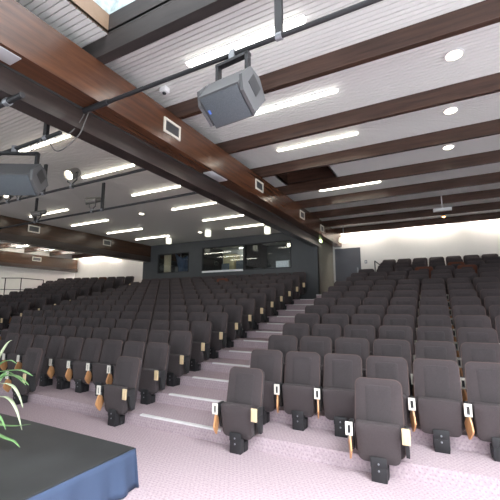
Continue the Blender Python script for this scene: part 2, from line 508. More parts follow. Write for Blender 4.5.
for i, y in enumerate((6.44, 7.91, 9.45, 10.96)):
    strip(-11.40, -9.56, y, ZC, 'glowing strip light, %s in view from the front beside the left beam' % ords[i], 'strip lights of the centre bay')
strip(-15.6, -14.0, 7.9, ZR, 'glowing strip light on the far left ceiling beyond the left beam', None)
strip(-15.6, -14.0, 10.9, ZR, 'glowing strip light on the far left ceiling near its back end', None)
# strip lights added to brighten the white walls, back ones behind the last beams
for i, x in enumerate((-2.6, -0.2, 2.2)):
    strip(x - 0.9, x + 0.9, 14.75, ZR, 'wall washing strip light above the right back wall, %s from the booth' % ords[i], 'wall washers on the right', 'washer')
for i, x in enumerate((-14.4, -17.2, -19.4)):
    strip(x - 0.9, x + 0.9, 14.75, ZR, 'wall washing strip light above the left back wall, %s from the booth' % ords[i], 'wall washers on the left', 'washer')
for i, y in enumerate((9.46, 10.95, 12.45)):  # these too are added, to brighten the side wall
    strip(-20.4, -18.8, y, ZR, 'strip light on the far left ceiling close to the side wall, %s from the front' % ords[i], 'side wall strip lights', 'washer_soft')

def downlight(x, y, z, label, m='lamp_warm', r=0.075):
    t = thing('downlight', label, 'downlight', (x, y, z), 0, 'recessed downlights')
    bm = bmesh.new(); lathe(bm, [(r * 1.25, -0.001), (r * 1.25, -0.012), (r, -0.016), (r, -0.001)], 20); obj('trim_ring', bm, 'white_plastic', t)
    bm = bmesh.new(); lathe(bm, [(r * 0.98, -0.002), (r * 0.98, -0.02), (r * 0.6, -0.028)], 20); obj('lens', bm, m, t)
for i, y in enumerate((4.87, 6.36, 7.92)):
    downlight(0.41, y, ZR, 'bright round downlight in the right ceiling, %s from the front' % ords[i], 'lamp_warm', 0.095)
downlight(-8.0, 7.87, ZC, 'small round downlight in the centre ceiling left of the strip lights')
downlight(-8.05, 11.03, ZC, 'small round downlight in the centre ceiling close to the booth')
t = thing('downlight', 'small orange glowing lamp under the last beam above the white wall', 'downlight', (0.36, 13.0, ZB), 0)
bm = bmesh.new(); lathe(bm, [(0.06, 0.0), (0.06, -0.06), (0.045, -0.065)], 16); obj('case', bm, 'black_metal', t)
bm = bmesh.new(); lathe(bm, [(0.05, -0.0655), (0.05, -0.085), (0.02, -0.1)], 16); obj('lens', bm, 'lamp_orange', t)

for (x, y), l in (((-9.82, 11.26), 'white glowing cylinder lamp below the ceiling, leftmost of three before the booth'),
                  ((-7.46, 10.72), 'white glowing cylinder lamp below the ceiling, middle one before the booth'),
                  ((-5.27, 11.30), 'white glowing cylinder lamp below the ceiling, rightmost of three beside the main beam')):
    t = thing('cylinder_lamp', l, 'lamp', (x, y, ZC), 0, 'cylinder lamps before the booth')
    bm = bmesh.new(); lathe(bm, [(0.11, -0.001), (0.11, -0.05)], 20); obj('mount', bm, 'white_plastic', t)
    bm = bmesh.new(); lathe(bm, [(0.10, -0.051), (0.115, -0.07), (0.115, -0.27), (0.10, -0.29)], 20); obj('lamp_shade', bm, 'lamp_shade', t)
t = thing('pendant_lamp', 'white pendant lamp on a thin rod in front of the grey door', 'lamp', (-3.15, 13.9, ZR), 0)
bm = bmesh.new(); tube(bm, [(0, 0, 0), (0, 0, -0.52)], 0.012); obj('rod', bm, 'grey_metal', t)
bm = bmesh.new(); lathe(bm, [(0.10, -0.52), (0.17, -0.56), (0.19, -0.72), (0.16, -0.75)], 20); obj('lamp_shade', bm, 'lamp_shade', t)
t = thing('hanging_sign', 'slim white box hung from the right ceiling on a rod', 'sign', (0.30, 11.48, ZR), 0)
bm = bmesh.new(); tube(bm, [(0, 0, 0), (0, 0, -0.40)], 0.014); obj('rod', bm, 'white_plastic', t)
obj('case', B(-0.24, 0.24, -0.05, 0.05, -0.49, -0.40, bev=0.01), 'white_plastic', t)
t = thing('wall_lamp', 'small yellow green lamp at the top of the booth corner under the main beam', 'lamp', (XM, 12.95, 4.30), 0)
obj('case', B(0.001, 0.03, -0.16, 0.16, -0.06, 0.06, bev=0.006), 'white_plastic', t)
obj('lens', B(0.031, 0.05, -0.14, 0.14, -0.045, 0.045, bev=0.006), 'lamp_green', t)

# small white ceiling units by the main beam
for (x, y), l in (((-3.38, 3.66), 'small white sensor box on the ceiling above the first vent grille'), ((-3.33, 5.80), 'small white sensor box on the ceiling by the second cross beam'), ((-3.33, 8.95), 'small white sensor box on the ceiling behind the dark recess')):
    t = thing('sensor_box', l, 'sensor', (x, y, ZR), 0, 'white ceiling sensors')
    obj('case', B(-0.06, 0.06, -0.05, 0.05, -0.085, -0.001, bev=0.012), 'white_plastic', t)
    bm = bmesh.new(); lathe(bm, [(0.03, -0.086), (0.025, -0.105), (0.01, -0.112)], 14); obj('lens', bm, 'black_plastic', t)

# vent grilles on the beams
def grille(x, y, z, w, h, label, group):
    t = thing('vent_grille', label, 'vent', (x, y, z), 0, group)
    bm = bmesh.new(); f = 0.035
    for a, b, c, d in ((-w, w, h - f, h), (-w, w, -h, -h + f), (-w, -w + f, -h + f, h - f), (w - f, w, -h + f, h - f)):
        box(bm, 0.001, 0.022, a, b, c, d)
    obj('frame', bm, 'grille_white', t)
    obj('backing', B(0.001, 0.004, -w + f, w - f, -h + f, h - f), 'grille_dark', t)
    bm = bmesh.new(); k = 7
    for i in range(k):
        zz = -h + f + (i + 0.5) * (2 * h - 2 * f) / k
        box(bm, 0.005, 0.016, -w + f, w - f, zz - 0.007, zz + 0.004)
    obj('louvre', bm, 'speaker_case', t)
for i, (y, z, w) in enumerate(((3.94, 4.575, 0.19), (6.975, 4.595, 0.19), (9.89, 4.575, 0.19), (11.98, 4.555, 0.19))):
    grille(XF, y, z, w, 0.118, 'white framed vent grille on the main beam face, %s from the front' % ords[i], 'vents on the main beam')
grille(XL, 6.99, 4.46, 0.20, 0.12, 'white framed vent grille on the left beam, nearer one, behind the spotlight pipe', 'vents on the left beam')
grille(XL, 10.04, 4.46, 0.20, 0.12, 'white framed vent grille on the left beam, further one, above the white wall', 'vents on the left beam')
grille(XS + 0.2, 12.2, 4.53, 0.26, 0.12, 'white framed vent grille on the beam along the far left wall', None)

# ------------------------------------------------------------------ lighting bars, lamps and speakers on them
def pipe(x0, x1, y, z, label, hangers, top, r=0.024, band=True):
    t = thing('lighting_bar', label, 'lighting bar', (x0, y, z), 0)
    bm = bmesh.new(); tube(bm, [(0, 0, 0), (x1 - x0, 0, 0)], r, 12); obj('pipe', bm, 'black_metal', t)
    if x1 > 0:
        bm = bmesh.new(); tube(bm, [(0.0, 0, 0), (0.42, 0, 0)], r + 0.012, 12); obj('end_sleeve', bm, 'black_metal', t)
    for hx in hangers:
        bm = bmesh.new(); box(bm, hx - x0 - 0.035, hx - x0 + 0.035, -0.02, 0.02, 0.02, top - z - 0.001)
        h = obj('hanger', bm, 'black_metal', t)
        bm = bmesh.new(); lathe(bm, [(r + 0.012, -0.03), (r + 0.012, 0.03)], 14, Matrix.Translation((hx - x0, 0, 0)) @ Matrix.Rotation(pi / 2, 4, 'Y'))
        obj('clamp', bm, 'grey_metal', h)
    return t
pipe(-3.74, 4.8, 2.64, 4.285, 'long black lighting bar under the right ceiling from the main beam past the speaker', [-1.10, 2.2], ZR)
pipe(-7.2, -3.59, 1.83, 4.0, 'short black bar at the left edge ending in front of the main beam', [-3.86], 4.04, 0.03)
pipe(-8.2, -4.0, 2.52, 4.005, 'black lighting bar carrying the left speaker, beside the first strip light', [-6.9, -4.3], ZC)
pipe(-11.8, -4.0, 4.08, 4.10, 'black lighting bar carrying the lit spotlight, middle of the three', [-6.86, -9.9], ZC)
pipe(-11.9, -4.0, 5.38, 4.06, 'black lighting bar with two dark spotlights, furthest from the camera', [-6.72, -9.30], ZC)

def loop(name, pts, label, m='cable', r=0.007):
    bm = bmesh.new(); P = [Vector(p) for p in pts]; out = []
    for i in range(len(P) - 1):
        p0 = P[max(i - 1, 0)]; p1 = P[i]; p2 = P[i + 1]; p3 = P[min(i + 2, len(P) - 1)]
        for k in range(6):
            s = k / 6
            out.append(0.5 * ((2 * p1) + (p2 - p0) * s + (2 * p0 - 5 * p1 + 4 * p2 - p3) * s * s + (3 * p1 - p0 - 3 * p2 + p3) * s ** 3))
    out.append(P[-1]); tube(bm, out, r, 6)
    return tag(obj(name, bm, m), label, 'cable')
loop('cable', [(-3.669, 2.655, 4.268), (-3.687, 2.618, 4.111), (-3.715, 2.581, 3.945), (-3.872, 2.563, 3.835), (-4.056, 2.581, 3.807), (-4.240, 2.618, 3.862), (-4.314, 2.581, 3.973)], 'grey cable loop hanging from the end of the long lighting bar')
loop('cable', [(-3.752, 2.655, 4.268), (-3.770, 2.599, 4.111), (-3.872, 2.563, 3.991), (-4.037, 2.544, 3.964), (-4.148, 2.544, 3.982)], 'shorter grey cable hanging inside the loop at the main beam')
loop('cable', [(-4.379, 2.507, 3.991), (-4.471, 2.489, 3.890), (-4.591, 2.507, 3.899), (-4.609, 2.526, 3.991)], 'small cable loop on the bar of the left speaker')

def speaker(name, x, y, z, yaw, tilt, label, W, pipe_z):
    t = thing(name, label, 'loudspeaker', (x, y, z), yaw)
    M = Matrix.Rotation(tilt, 4, 'X')
    H = 0.165
    # wedge section: deep at the bottom, narrow at the top
    sec = [(-0.17, -H), (-0.17, H), (0.10, H), (0.16, 0.02), (0.08, -H)]
    bm = bmesh.new()
    rings = [[M @ Vector((xx, p[0], p[1])) for p in sec] for xx in (-W, W)]
    loft(bm, rings); obj('cabinet', bm, 'speaker_case', t, smooth=False)
    g = obj('grille', B(-W + 0.015, W - 0.015, -0.186, -0.171, -H + 0.015, H - 0.015, bev=0.006, M=M), 'speaker_grey', t)
    obj('badge', B(-W + 0.03, -W + 0.055, -0.19, -0.1865, -0.01, 0.03, M=M), 'blue_badge', g)
    for s in (-1, 1):
        bm = bmesh.new()
        sec2 = [(-0.19, -H + 0.04), (-0.20, H * 0.6), (-0.10, H + 0.03), (0.11, H), (0.17, 0.02), (0.09, -H)]
        xs = (s * W + s * 0.001, s * (W + 0.032))
        loft(bm, [[M @ Vector((xx, p[0], p[1])) for p in sec2] for xx in xs])
        e = obj('end_cap', bm, 'speaker_case', t, smooth=False)
        obj('recess', B(min(s * (W + 0.033), s * (W + 0.036)), max(s * (W + 0.033), s * (W + 0.036)), -0.06, 0.09, -0.05, 0.10, M=M), 'black_plastic', e)
    top = pipe_z - z
    bm = bmesh.new()
    for s in (-1, 1): box(bm, s * (W - 0.05) - 0.016, s * (W - 0.05) + 0.016, -0.03, 0.03, 0.165, top - 0.06)
    box(bm, -W + 0.03, W - 0.03, -0.03, 0.03, top - 0.085, top - 0.055)
    obj('yoke', bm, 'black_metal', t)
    bm = bmesh.new(); box(bm, -0.03, 0.03, -0.03, 0.03, top - 0.055, top + 0.035); obj('hook_clamp', bm, 'grey_metal', t)
    return t
s1 = speaker('loudspeaker', -1.585, 2.64, 3.83, math.radians(-5), math.radians(56), 'grey wedge loudspeaker hanging from the long bar under the right ceiling', 0.222, 4.285)
speaker('loudspeaker', -4.98, 2.52, 3.58, math.radians(30), math.radians(50), 'grey wedge loudspeaker hanging at the left edge under the centre ceiling', 0.36, 4.005)

def spotlight(x, y, z, aim, label, lit, r=0.10, ln=0.26, pz=None):
    """stage lamp: can, lens, yoke and clamp; aim is the unit direction it points to"""
    t = thing('stage_spotlight', label, 'spotlight', (x, y, z), 0, 'spotlights on the lighting bars')
    q = Vector(aim).normalized().to_track_quat('Z', 'Y').to_matrix().to_4x4()
    bm = bmesh.new()
    lathe(bm, [(r * 0.45, -ln * 0.6), (r * 0.8, -ln * 0.5), (r * 0.95, -ln * 0.1), (r, ln * 0.4), (r * 1.06, ln * 0.42), (r * 1.06, ln * 0.5), (r * 0.9, ln * 0.5), (r * 0.85, ln * 0.3)], 20, q)
    obj('lamp_can', bm, 'lamp_case', t)
    bm = bmesh.new(); lathe(bm, [(r * 0.8, ln * 0.305), (r * 0.8, ln * 0.36), (r * 0.4, ln * 0.40)], 20, q)
    obj('lens', bm, 'lamp_warm' if lit else 'black_plastic', t)
    d = pz - z
    bm = bmesh.new()
    tube(bm, [(-r - 0.03, 0, 0), (-r - 0.03, 0, d * 0.55), (0, 0, d * 0.8), (r + 0.03, 0, d * 0.55), (r + 0.03, 0, 0)], 0.011, 8)
    for s in (-1, 1): tube(bm, [(s * (r * 0.9), 0, 0), (s * (r + 0.045), 0, 0)], 0.016, 8)
    obj('yoke', bm, 'black_metal', t)
    sg = 1 if d > 0 else -1
    bm = bmesh.new(); box(bm, -0.022, 0.022, -0.035, 0.035, min(d * 0.78, d + sg * 0.03), max(d * 0.78, d + sg * 0.03)); obj('hook_clamp', bm, 'grey_metal', t)
spotlight(-5.98, 4.08, 4.36, (0.15, -1, -0.7), 'round stage spotlight with a glowing lens standing on the middle bar', True, 0.105, 0.25, 4.10)
spotlight(-7.06, 5.38, 4.33, (-0.55, -0.8, -0.3), 'dark stage spotlight on the furthest bar, right one, beside the vent', False, 0.075, 0.34, 4.06)
spotlight(-9.18, 5.38, 4.28, (-0.55, -0.8, -0.35), 'dark stage spotlight on the furthest bar, left one, above the left beam', False, 0.075, 0.34, 4.06)
for i, x in enumerate((-8.55, -8.12, -7.70)):
    spotlight(x, 4.08, 4.25, (0.6, -1, -0.35), 'small lit spotlight under the left speaker, %s from the left edge' % ords[i], True, 0.065, 0.2, 4.10)

# ------------------------------------------------------------------ booth contents
bm = bmesh.new()
pts = []
for i in range(24): pts.append((-11.48 + 0.42 * i / 23, 12.89 + 0.03 * math.sin(i * 1.4)))
lo = [bm.verts.new((p[0], p[1], 3.1)) for p in pts]; hi = [bm.verts.new((p[0], p[1], 4.3)) for p in pts]
for i in range(23): bm.faces.new((lo[i], lo[i + 1], hi[i + 1], hi[i]))
o = obj('curtain', bm, 'curtain_cream'); tag(o, 'cream curtain at the left of the small booth window', 'curtain')
o.modifiers.new('t', 'SOLIDIFY').thickness = 0.01
bm = bmesh.new(); N = 16
g = [[bm.verts.new((-11.0 + 1.1 * i / N, 13.07 + 0.05 * math.sin(i * 1.1 + j * 0.5) + 0.05 * j, 4.35 - 1.2 * j / 8 - 0.25 * math.sin(pi * i / N))) for j in range(9)] for i in range(N + 1)]
for i in range(N):
    for j in range(8): bm.faces.new((g[i][j], g[i + 1][j], g[i + 1][j + 1], g[i][j + 1]))
o = obj('drape', bm, 'drape_blue'); tag(o, 'dark blue draped cloth behind the small booth window', 'drape')
o.modifiers.new('t', 'SOLIDIFY').thickness = 0.01
t = thing('cupboard', 'tall pale yellow cupboard inside the lit booth room', 'cupboard', (-8.361, 13.970, BZ), 0)
obj('body', B(-0.3, 0.3, -0.25, 0.25, 0, 1.65), 'panel_yellow', t)
obj('door', B(-0.28, 0.28, -0.27, -0.251, 0.03, 1.62, bev=0.005), 'panel_yellow', t)
t = thing('control_desk', 'grey desk under the bright booth window', 'desk', (-7.998, 13.220, BZ), 0)
obj('desktop', B(-0.9, 0.9, -0.28, 0.28, 0.68, 0.72, bev=0.005), 'kit_grey', t)
for sx in (-0.82, 0.82):
    for sy in (-0.22, 0.22): obj('leg', B(sx - 0.025, sx + 0.025, sy - 0.025, sy + 0.025, 0, 0.68), 'black_metal', t)
for i, (x, h, l) in enumerate(((-8.25, 0.34, 'upright grey monitor on the booth desk, left one'), (-7.5, 0.42, 'upright grey monitor on the booth desk, right one'))):
    t = thing('monitor', l, 'monitor', (x, 13.25, BZ + 0.7205), 0)
    obj('stand', B(-0.09, 0.09, -0.07, 0.07, 0.0, 0.02), 'black_plastic', t); obj('neck', B(-0.02, 0.02, 0.01, 0.04, 0.021, h * 0.4), 'black_plastic', t)
    obj('screen', B(-0.2, 0.2, -0.012, 0.009, h * 0.25, h + 0.1, bev=0.005), 'kit_grey', t)
strip(-8.3, -7.167, 13.670, 4.62, 'strip light on the ceiling of the lit booth room, front one', None, 'tube_cool', 0.03)
strip(-8.3, -7.167, 14.570, 4.62, 'strip light on the ceiling of the lit booth room, back one', None, 'tube_cool', 0.03)
for i, z in enumerate((3.55, 3.95)):
    t = thing('wall_shelf', 'pale shelf on the back wall of the lit booth room, ' + ('lower' if i == 0 else 'upper') + ' one', 'shelf', (-7.9, YW, z), 0)
    obj('board', B(-0.6, 0.6, -0.25, -0.001, -0.02, 0.02), 'white_plastic', t)
    for s in (-0.5, 0.5): obj('bracket', B(s - 0.01, s + 0.01, -0.2, -0.001, -0.14, -0.021), 'grey_metal', t)
t = thing('equipment_bench', 'dark bench behind the right part of the booth window', 'bench', (-5.817, 13.220, BZ), 0)
obj('benchtop', B(-0.95, 0.95, -0.3, 0.3, 0.66, 0.70), 'kit_grey', t)
for sx in (-0.88, 0.88):
    for sy in (-0.24, 0.24): obj('leg', B(sx - 0.025, sx + 0.025, sy - 0.025, sy + 0.025, 0, 0.66), 'black_metal', t)
t = thing('projector_unit', 'white framed grey unit standing in the dark part of the booth window', 'equipment', (-5.422, 13.090, BZ + 0.7005), 0)
bm = bmesh.new()
for a, b, c, d in ((-0.29, 0.29, 0.36, 0.40), (-0.29, 0.29, 0, 0.04), (-0.29, -0.25, 0.04, 0.36), (0.25, 0.29, 0.04, 0.36)): box(bm, a, b, -0.06, 0.06, c, d)
obj('frame', bm, 'white_plastic', t)
obj('screen', B(-0.249, 0.249, -0.04, 0.05, 0.041, 0.359), 'screen_glow', t)
bm = bmesh.new()
for i in range(9): box(bm, -0.245, 0.245, -0.052, -0.041, 0.06 + 0.033 * i, 0.068 + 0.033 * i)
obj('louvre', bm, 'kit_grey', t)
for i, (x, w) in enumerate(((-6.55, 0.16), (-5.94, 0.13))):
    t = thing('amplifier', 'small grey box on the dark booth bench, ' + ('left' if i == 0 else 'right') + ' one', 'equipment', (x, 13.12, BZ + 0.7005), 0)
    obj('case', B(-w, w, -0.12, 0.12, 0, 0.15, bev=0.01), 'kit_grey', t)
    obj('panel', B(-w + 0.02, w - 0.02, -0.128, -0.121, 0.02, 0.13), 'speaker_case', t)
t = thing('ceiling_lamp', 'round white lamp glowing in the dark part of the booth window', 'lamp', (-5.173, 13.320, 4.62), 0)  # lamp modelled in place of a reflection in the pane
bm = bmesh.new(); tube(bm, [(0, 0, 0), (0, 0, -0.24)], 0.012); obj('rod', bm, 'black_metal', t)
bm = bmesh.new(); lathe(bm, [(0.03, -0.24), (0.13, -0.27), (0.14, -0.33), (0.10, -0.36)], 20); obj('lamp_shade', bm, 'lamp_warm', t)

# ------------------------------------------------------------------ back wall fittings and the rails
t = thing('wall_socket', 'small grey socket plate on the white wall right of the grey door', 'socket', (-2.50, YW, 3.63), 0)
obj('plate', B(-0.05, 0.05, -0.012, -0.001, -0.07, 0.07, bev=0.003), 'grey_metal', t)
obj('switch', B(-0.02, 0.02, -0.02, -0.0125, -0.03, 0.03), 'white_plastic', t)
t = thing('handrail', 'short black handrail beside the top right rows', 'handrail', (-2.06, 14.2, tier_z(13)), 0)
bm = bmesh.new(); tube(bm, [(0, 0, 0), (0, 0, 1.32)], 0.02); obj('post', bm, 'black_metal', t)
bm = bmesh.new(); tube(bm, [(0, 0, 1.32), (0.2, -0.1, 1.14), (0.28, -0.14, 1.0)], 0.018); obj('rail', bm, 'black_metal', t)
R0 = [(-19.8, 9.6, 3.25), (-19.8, 10.24, 3.27), (-19.8, 11.03, 3.32), (-19.8, 12.25, 3.29)]
t = thing('guard_rail', 'thin dark guard rail on the landing against the far left wall', 'railing', (-19.8, 10.24, 2.33), 0)
off = Vector((-19.8, 10.24, 2.33))
bm = bmesh.new(); tube(bm, [(-19.8, 10.05, 3.26)] + R0[1:], 0.02); bmesh.ops.translate(bm, vec=-off, verts=bm.verts[:]); obj('top_rail', bm, 'black_metal', t)
bm = bmesh.new(); tube(bm, [(-19.8, 10.05, 2.68), (-19.8, 11.03, 2.70), (-19.8, 12.25, 2.68)], 0.015); bmesh.ops.translate(bm, vec=-off, verts=bm.verts[:]); obj('mid_rail', bm, 'black_metal', t)
for p in R0[1:]:
    bm = bmesh.new(); tube(bm, [(p[0], p[1], 2.33), p], 0.022); bmesh.ops.translate(bm, vec=-off, verts=bm.verts[:]); obj('post', bm, 'black_metal', t)

# ------------------------------------------------------------------ theatre seats
def lean(v):
    """tilt of the backrest: foot at z=.30, y=.10"""
    a = math.radians(11)
    p = Vector((v.x, v.y, v.z - 0.30))
    return Vector((p.x, 0.115 + p.y * math.cos(a) + p.z * math.sin(a), 0.30 + p.z * math.cos(a) - p.y * math.sin(a)))
def fold(v):
    a = math.radians(6)
    p = Vector((v.x, v.y, v.z - 0.20))
    return Vector((p.x, 0.02 + p.y * math.cos(a) - p.z * math.sin(a), 0.20 + p.z * math.cos(a) + p.y * math.sin(a)))
BACK_OUT = rrect(0.269, 0.262, 0.20, 1.018, 0.07, 0.08, 6)
bm = bmesh.new(); cushion(bm, BACK_OUT, 0.085, 0.022, 0.012, lean); ME_BACK = mesh('backrest', bm, 'fabric')
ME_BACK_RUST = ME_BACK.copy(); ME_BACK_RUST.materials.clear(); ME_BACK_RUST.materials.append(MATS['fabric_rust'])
bm = bmesh.new(); cushion(bm, rrect(0.135, 0.145, 0.45, 0.94, 0.02, 0.03, 3), 0.012, 0.005, 0.006, lambda v: lean(v + Vector((0, -0.086, 0)))); ME_PANEL = mesh('back_panel', bm, 'fabric_panel')
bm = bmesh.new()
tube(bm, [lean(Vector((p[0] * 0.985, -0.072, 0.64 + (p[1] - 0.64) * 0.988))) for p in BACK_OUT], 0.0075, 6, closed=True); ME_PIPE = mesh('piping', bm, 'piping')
bm = bmesh.new(); cushion(bm, rrect(0.245, 0.235, 0.29, 0.96, 0.05, 0.06, 3), 0.02, 0.006, 0.0, lambda v: lean(Vector((v.x, -v.y + 0.002, v.z)))); ME_SHELL = mesh('back_shell', bm, 'black_plastic')
bm = bmesh.new(); cushion(bm, rrect(0.222, 0.236, 0.185, 0.60, 0.07, 0.03, 5), 0.105, 0.022, 0.012, fold); ME_SEAT = mesh('seat', bm, 'fabric')
# pedestal: hinge block with a foot plate and two bolts
bm = bmesh.new()
box(bm, -0.082, 0.082, -0.125, -0.03, 0.0, 0.20, bev=0.008); box(bm, -0.086, 0.086, -0.132, -0.116, 0.15, 0.255, bev=0.006)
box(bm, -0.09, 0.09, -0.03, 0.07, 0.0, 0.13, bev=0.01)
ME_PED = mesh('pedestal', bm, 'black_metal')
bm = bmesh.new()
for zz in (0.19, 0.12):
    lathe(bm, [(0.011, 0.0), (0.011, 0.006), (0.006, 0.009)], 10, Matrix.Translation((0, -0.1305 if zz < 0.15 else -0.1355, zz)) @ Matrix.Rotation(pi / 2, 4, 'X'))
ME_BOLT = mesh('bolt', bm, 'grey_metal')
def arm_bm():
    bm = bmesh.new()
    box(bm, -0.024, 0.024, -0.15, 0.045, 0.475, 0.575, bev=0.01)
    loft(bm, [[(sx * w, yy, zz) for sx, yy in ((-1, y0), (1, y0), (1, y1), (-1, y1))] for w, y0, y1, zz in ((0.018, 0.0, 0.05, 0.25), (0.020, -0.04, 0.055, 0.34), (0.022, -0.08, 0.045, 0.48))])
    return bm
ME_ARM = mesh('armrest', arm_bm(), 'black_plastic')
bm = bmesh.new()
for a, b, c, d in ((-0.039, 0.039, 0.56, 0.59), (-0.039, 0.039, 0.45, 0.466), (-0.039, -0.016, 0.466, 0.56), (0.016, 0.039, 0.466, 0.56)): box(bm, a, b, -0.168, -0.150, c, d)
ME_CAP = mesh('arm_cap', bm, 'cap_white')
bm = bmesh.new(); box(bm, -0.042, 0.042, -0.172, -0.150, 0.435, 0.597, bev=0.007); ME_CAPEND = mesh('arm_cap', bm, 'cream_wood')
# writing tablet, leaf shaped, folded down beside the seat
def tablet(dy, dz, cy, cz, tw):
    bm = bmesh.new(); out = []
    for i in range(28):
        a = 2 * pi * i / 28
        s, c = math.sin(a), math.cos(a)
        out.append((dy * (abs(c) ** 1.75) * (1 if c > 0 else -1), dz * (abs(s) ** 1.6) * (1 if s > 0 else -1)))
    Mx = Matrix.Translation((0, cy, cz)) @ Matrix.Rotation(tw, 4, 'Z') @ Matrix.Rotation(math.radians(8), 4, 'X')
    loft(bm, [[Mx @ Vector((x, p[0] * f, p[1] * f)) for p in out] for x, f in ((-0.011, 0.94), (-0.009, 1), (0.009, 1), (0.011, 0.94))])
    return bm
ME_TAB = mesh('writing_tablet', tablet(0.108, 0.142, -0.125, 0.325, math.radians(16)), 'tablet_wood')
bm = bmesh.new(); box(bm, -0.012, 0.012, -0.147, -0.10, 0.43, 0.474, bev=0.004); box(bm, -0.01, 0.01, -0.14, -0.112, 0.40, 0.44); ME_HINGE = mesh('tablet_hinge', bm, 'grey_metal')
ME_TABUP = mesh('writing_tablet', tablet(0.10, 0.14, -0.02, 0.72, math.radians(75)), 'tablet_wood')

# the whole seat once, then copies of it and of each of its parts
def proto(end):
    t = bpy.data.objects.new('theatre_seat', None); t.empty_display_size = 0.1
    parts = []
    def P(name, me, parent=None, x=0.0):
        o = bpy.data.objects.new(name, me); o.location.x = x
        parts.append((o, parent)); return o
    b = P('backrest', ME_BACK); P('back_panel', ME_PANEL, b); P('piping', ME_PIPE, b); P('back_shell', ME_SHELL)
    P('seat', ME_SEAT)
    p = P('pedestal', ME_PED); P('bolt', ME_BOLT, p)
    a = P('armrest', ME_ARM, None, -SEATW / 2); P('arm_cap', ME_CAP, a); w = P('writing_tablet', ME_TAB, None, -SEATW / 2); P('tablet_hinge', ME_HINGE, w)
    if end:
        a = P('armrest', ME_ARM, None, SEATW / 2 - 0.0); P('arm_cap', ME_CAPEND, a)
    return t, parts
PROTO = {e: proto(e) for e in (False, True)}
used = set(); nseat = 0
def seat(x, y, z, rz, label, group, end=False, rust=False, sx=1.0, tab_up=False):
    global nseat
    t0, parts = PROTO[end]
    if end in used:
        t = t0.copy(); M = {o: o.copy() for o, _ in parts}
    else:
        t = t0; M = {o: o for o, _ in parts}; used.add(end)
        t['category'] = 'theatre seat'
    C.objects.link(t)
    for o, par in parts:
        c = M[o]; C.objects.link(c); c.parent = M[par] if par is not None else t
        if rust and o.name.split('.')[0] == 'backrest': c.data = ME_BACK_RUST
        if tab_up and o.name.split('.')[0] == 'writing_tablet': c.data = ME_TABUP
    t.location = (x, y, z); t.rotation_euler.z = rz
    if sx != 1.0: t.scale.x = sx
    t['label'] = label; t['group'] = group
    nseat += 1

Z0 = 0.008
fronts = [(-10.0, 'centre', 'charcoal tip-up seat alone on the floor at the far left, behind the plant', True),
          (-6.40, 'centre', 'charcoal tip-up seat alone on the floor behind the stage, left of the aisle', True),
          (-3.33, 'right', 'charcoal tip-up seat alone on the floor just right of the aisle steps', True),
          (-0.955, 'right', 'charcoal tip-up seat nearest the camera, alone on the floor on the right', True)]
for xu, blk, l, e in fronts:
    seat(xu * U, seat_y(0) - 0.01 + (skew(0, xu * U) if blk == 'right' else 0), 0, math.radians(2.2) if xu > -2 else 0, l, 'single seats on the front floor', e)
# centre block: fourteen seats a row, right end on the aisle
CX = -5.99 * U
nvis = {1: 9, 2: 11, 3: 13}
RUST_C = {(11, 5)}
for k in range(1, 13):
    for i in range(nvis.get(k, 14)):
        dx = (0.02 * k) * U
        where = 'on the aisle' if i == 0 else '%s from the aisle' % ords[i]
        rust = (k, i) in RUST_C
        seat(CX + dx - SEATW * (i + 0.5), seat_y(k), tier_z(k), 0, '%s tip-up seat %s, %s row of the centre block' % ('rust red' if rust else 'charcoal', where, ords[k - 1]),
             'seats of the centre block', i == 0, rust)
# right block
RX = -3.72 * U
nR = {1: 6, 2: 6, 3: 6, 4: 7, 5: 7, 6: 7, 7: 7, 8: 7, 9: 7, 10: 7, 11: 7, 12: 7, 13: 7, 14: 7, 15: 7}
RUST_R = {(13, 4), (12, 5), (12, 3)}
for k in range(1, 16):
    x0 = RX; sp = SEATW; s = 1.0
    if k in (10, 11): x0 = -3.42 * U
    if k == 12: x0 = -3.25 * U
    if k >= 13: x0 = -2.50 * U; sp = 0.735 * U; s = 0.92
    for i in range(nR[k]):
        where = 'on the aisle' if i == 0 else '%s from the aisle' % ords[i]
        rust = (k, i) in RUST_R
        xx = x0 + sp * (i + 0.5)
        seat(xx, seat_y(k) + skew(k, xx), tier_z(k), math.atan(skew(k, xx) / max(xx + 2.7, 0.1)) if xx > -2.7 else 0, '%s tip-up seat %s, %s row of the right block' % ('rust red' if rust else 'charcoal', where, ords[k - 1]),
             'seats of the right block', i == nR[k] - 1 and k >= 13, rust, s, tab_up=(k == 12 and i == 0))
# far left block, fanned towards the stage
vis = {0: 5, 1: 6, 2: 6, 3: 7, 4: 7, 5: 7, 6: 7, 7: 7, 8: 8, 9: 9, 10: 9}
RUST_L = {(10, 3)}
for j, k in enumerate(LK):
    for i in range(vis[j]):
        dd = SEATW * (i + 0.5) + 0.02
        x = PX - dd * math.cos(ROT); y = seat_y(k) - dd * math.sin(ROT)
        where = 'on the aisle' if i == 0 else '%s from the aisle' % ords[i]
        rust = (j, i) in RUST_L
        seat(x, y, tier_z(k), ROT, '%s tip-up seat %s, far left block, %s row from back' % ('rust red' if rust else 'charcoal', where, ords[10 - j]),
             'seats of the far left block', i == 0, rust)
print('SEATS', nseat)

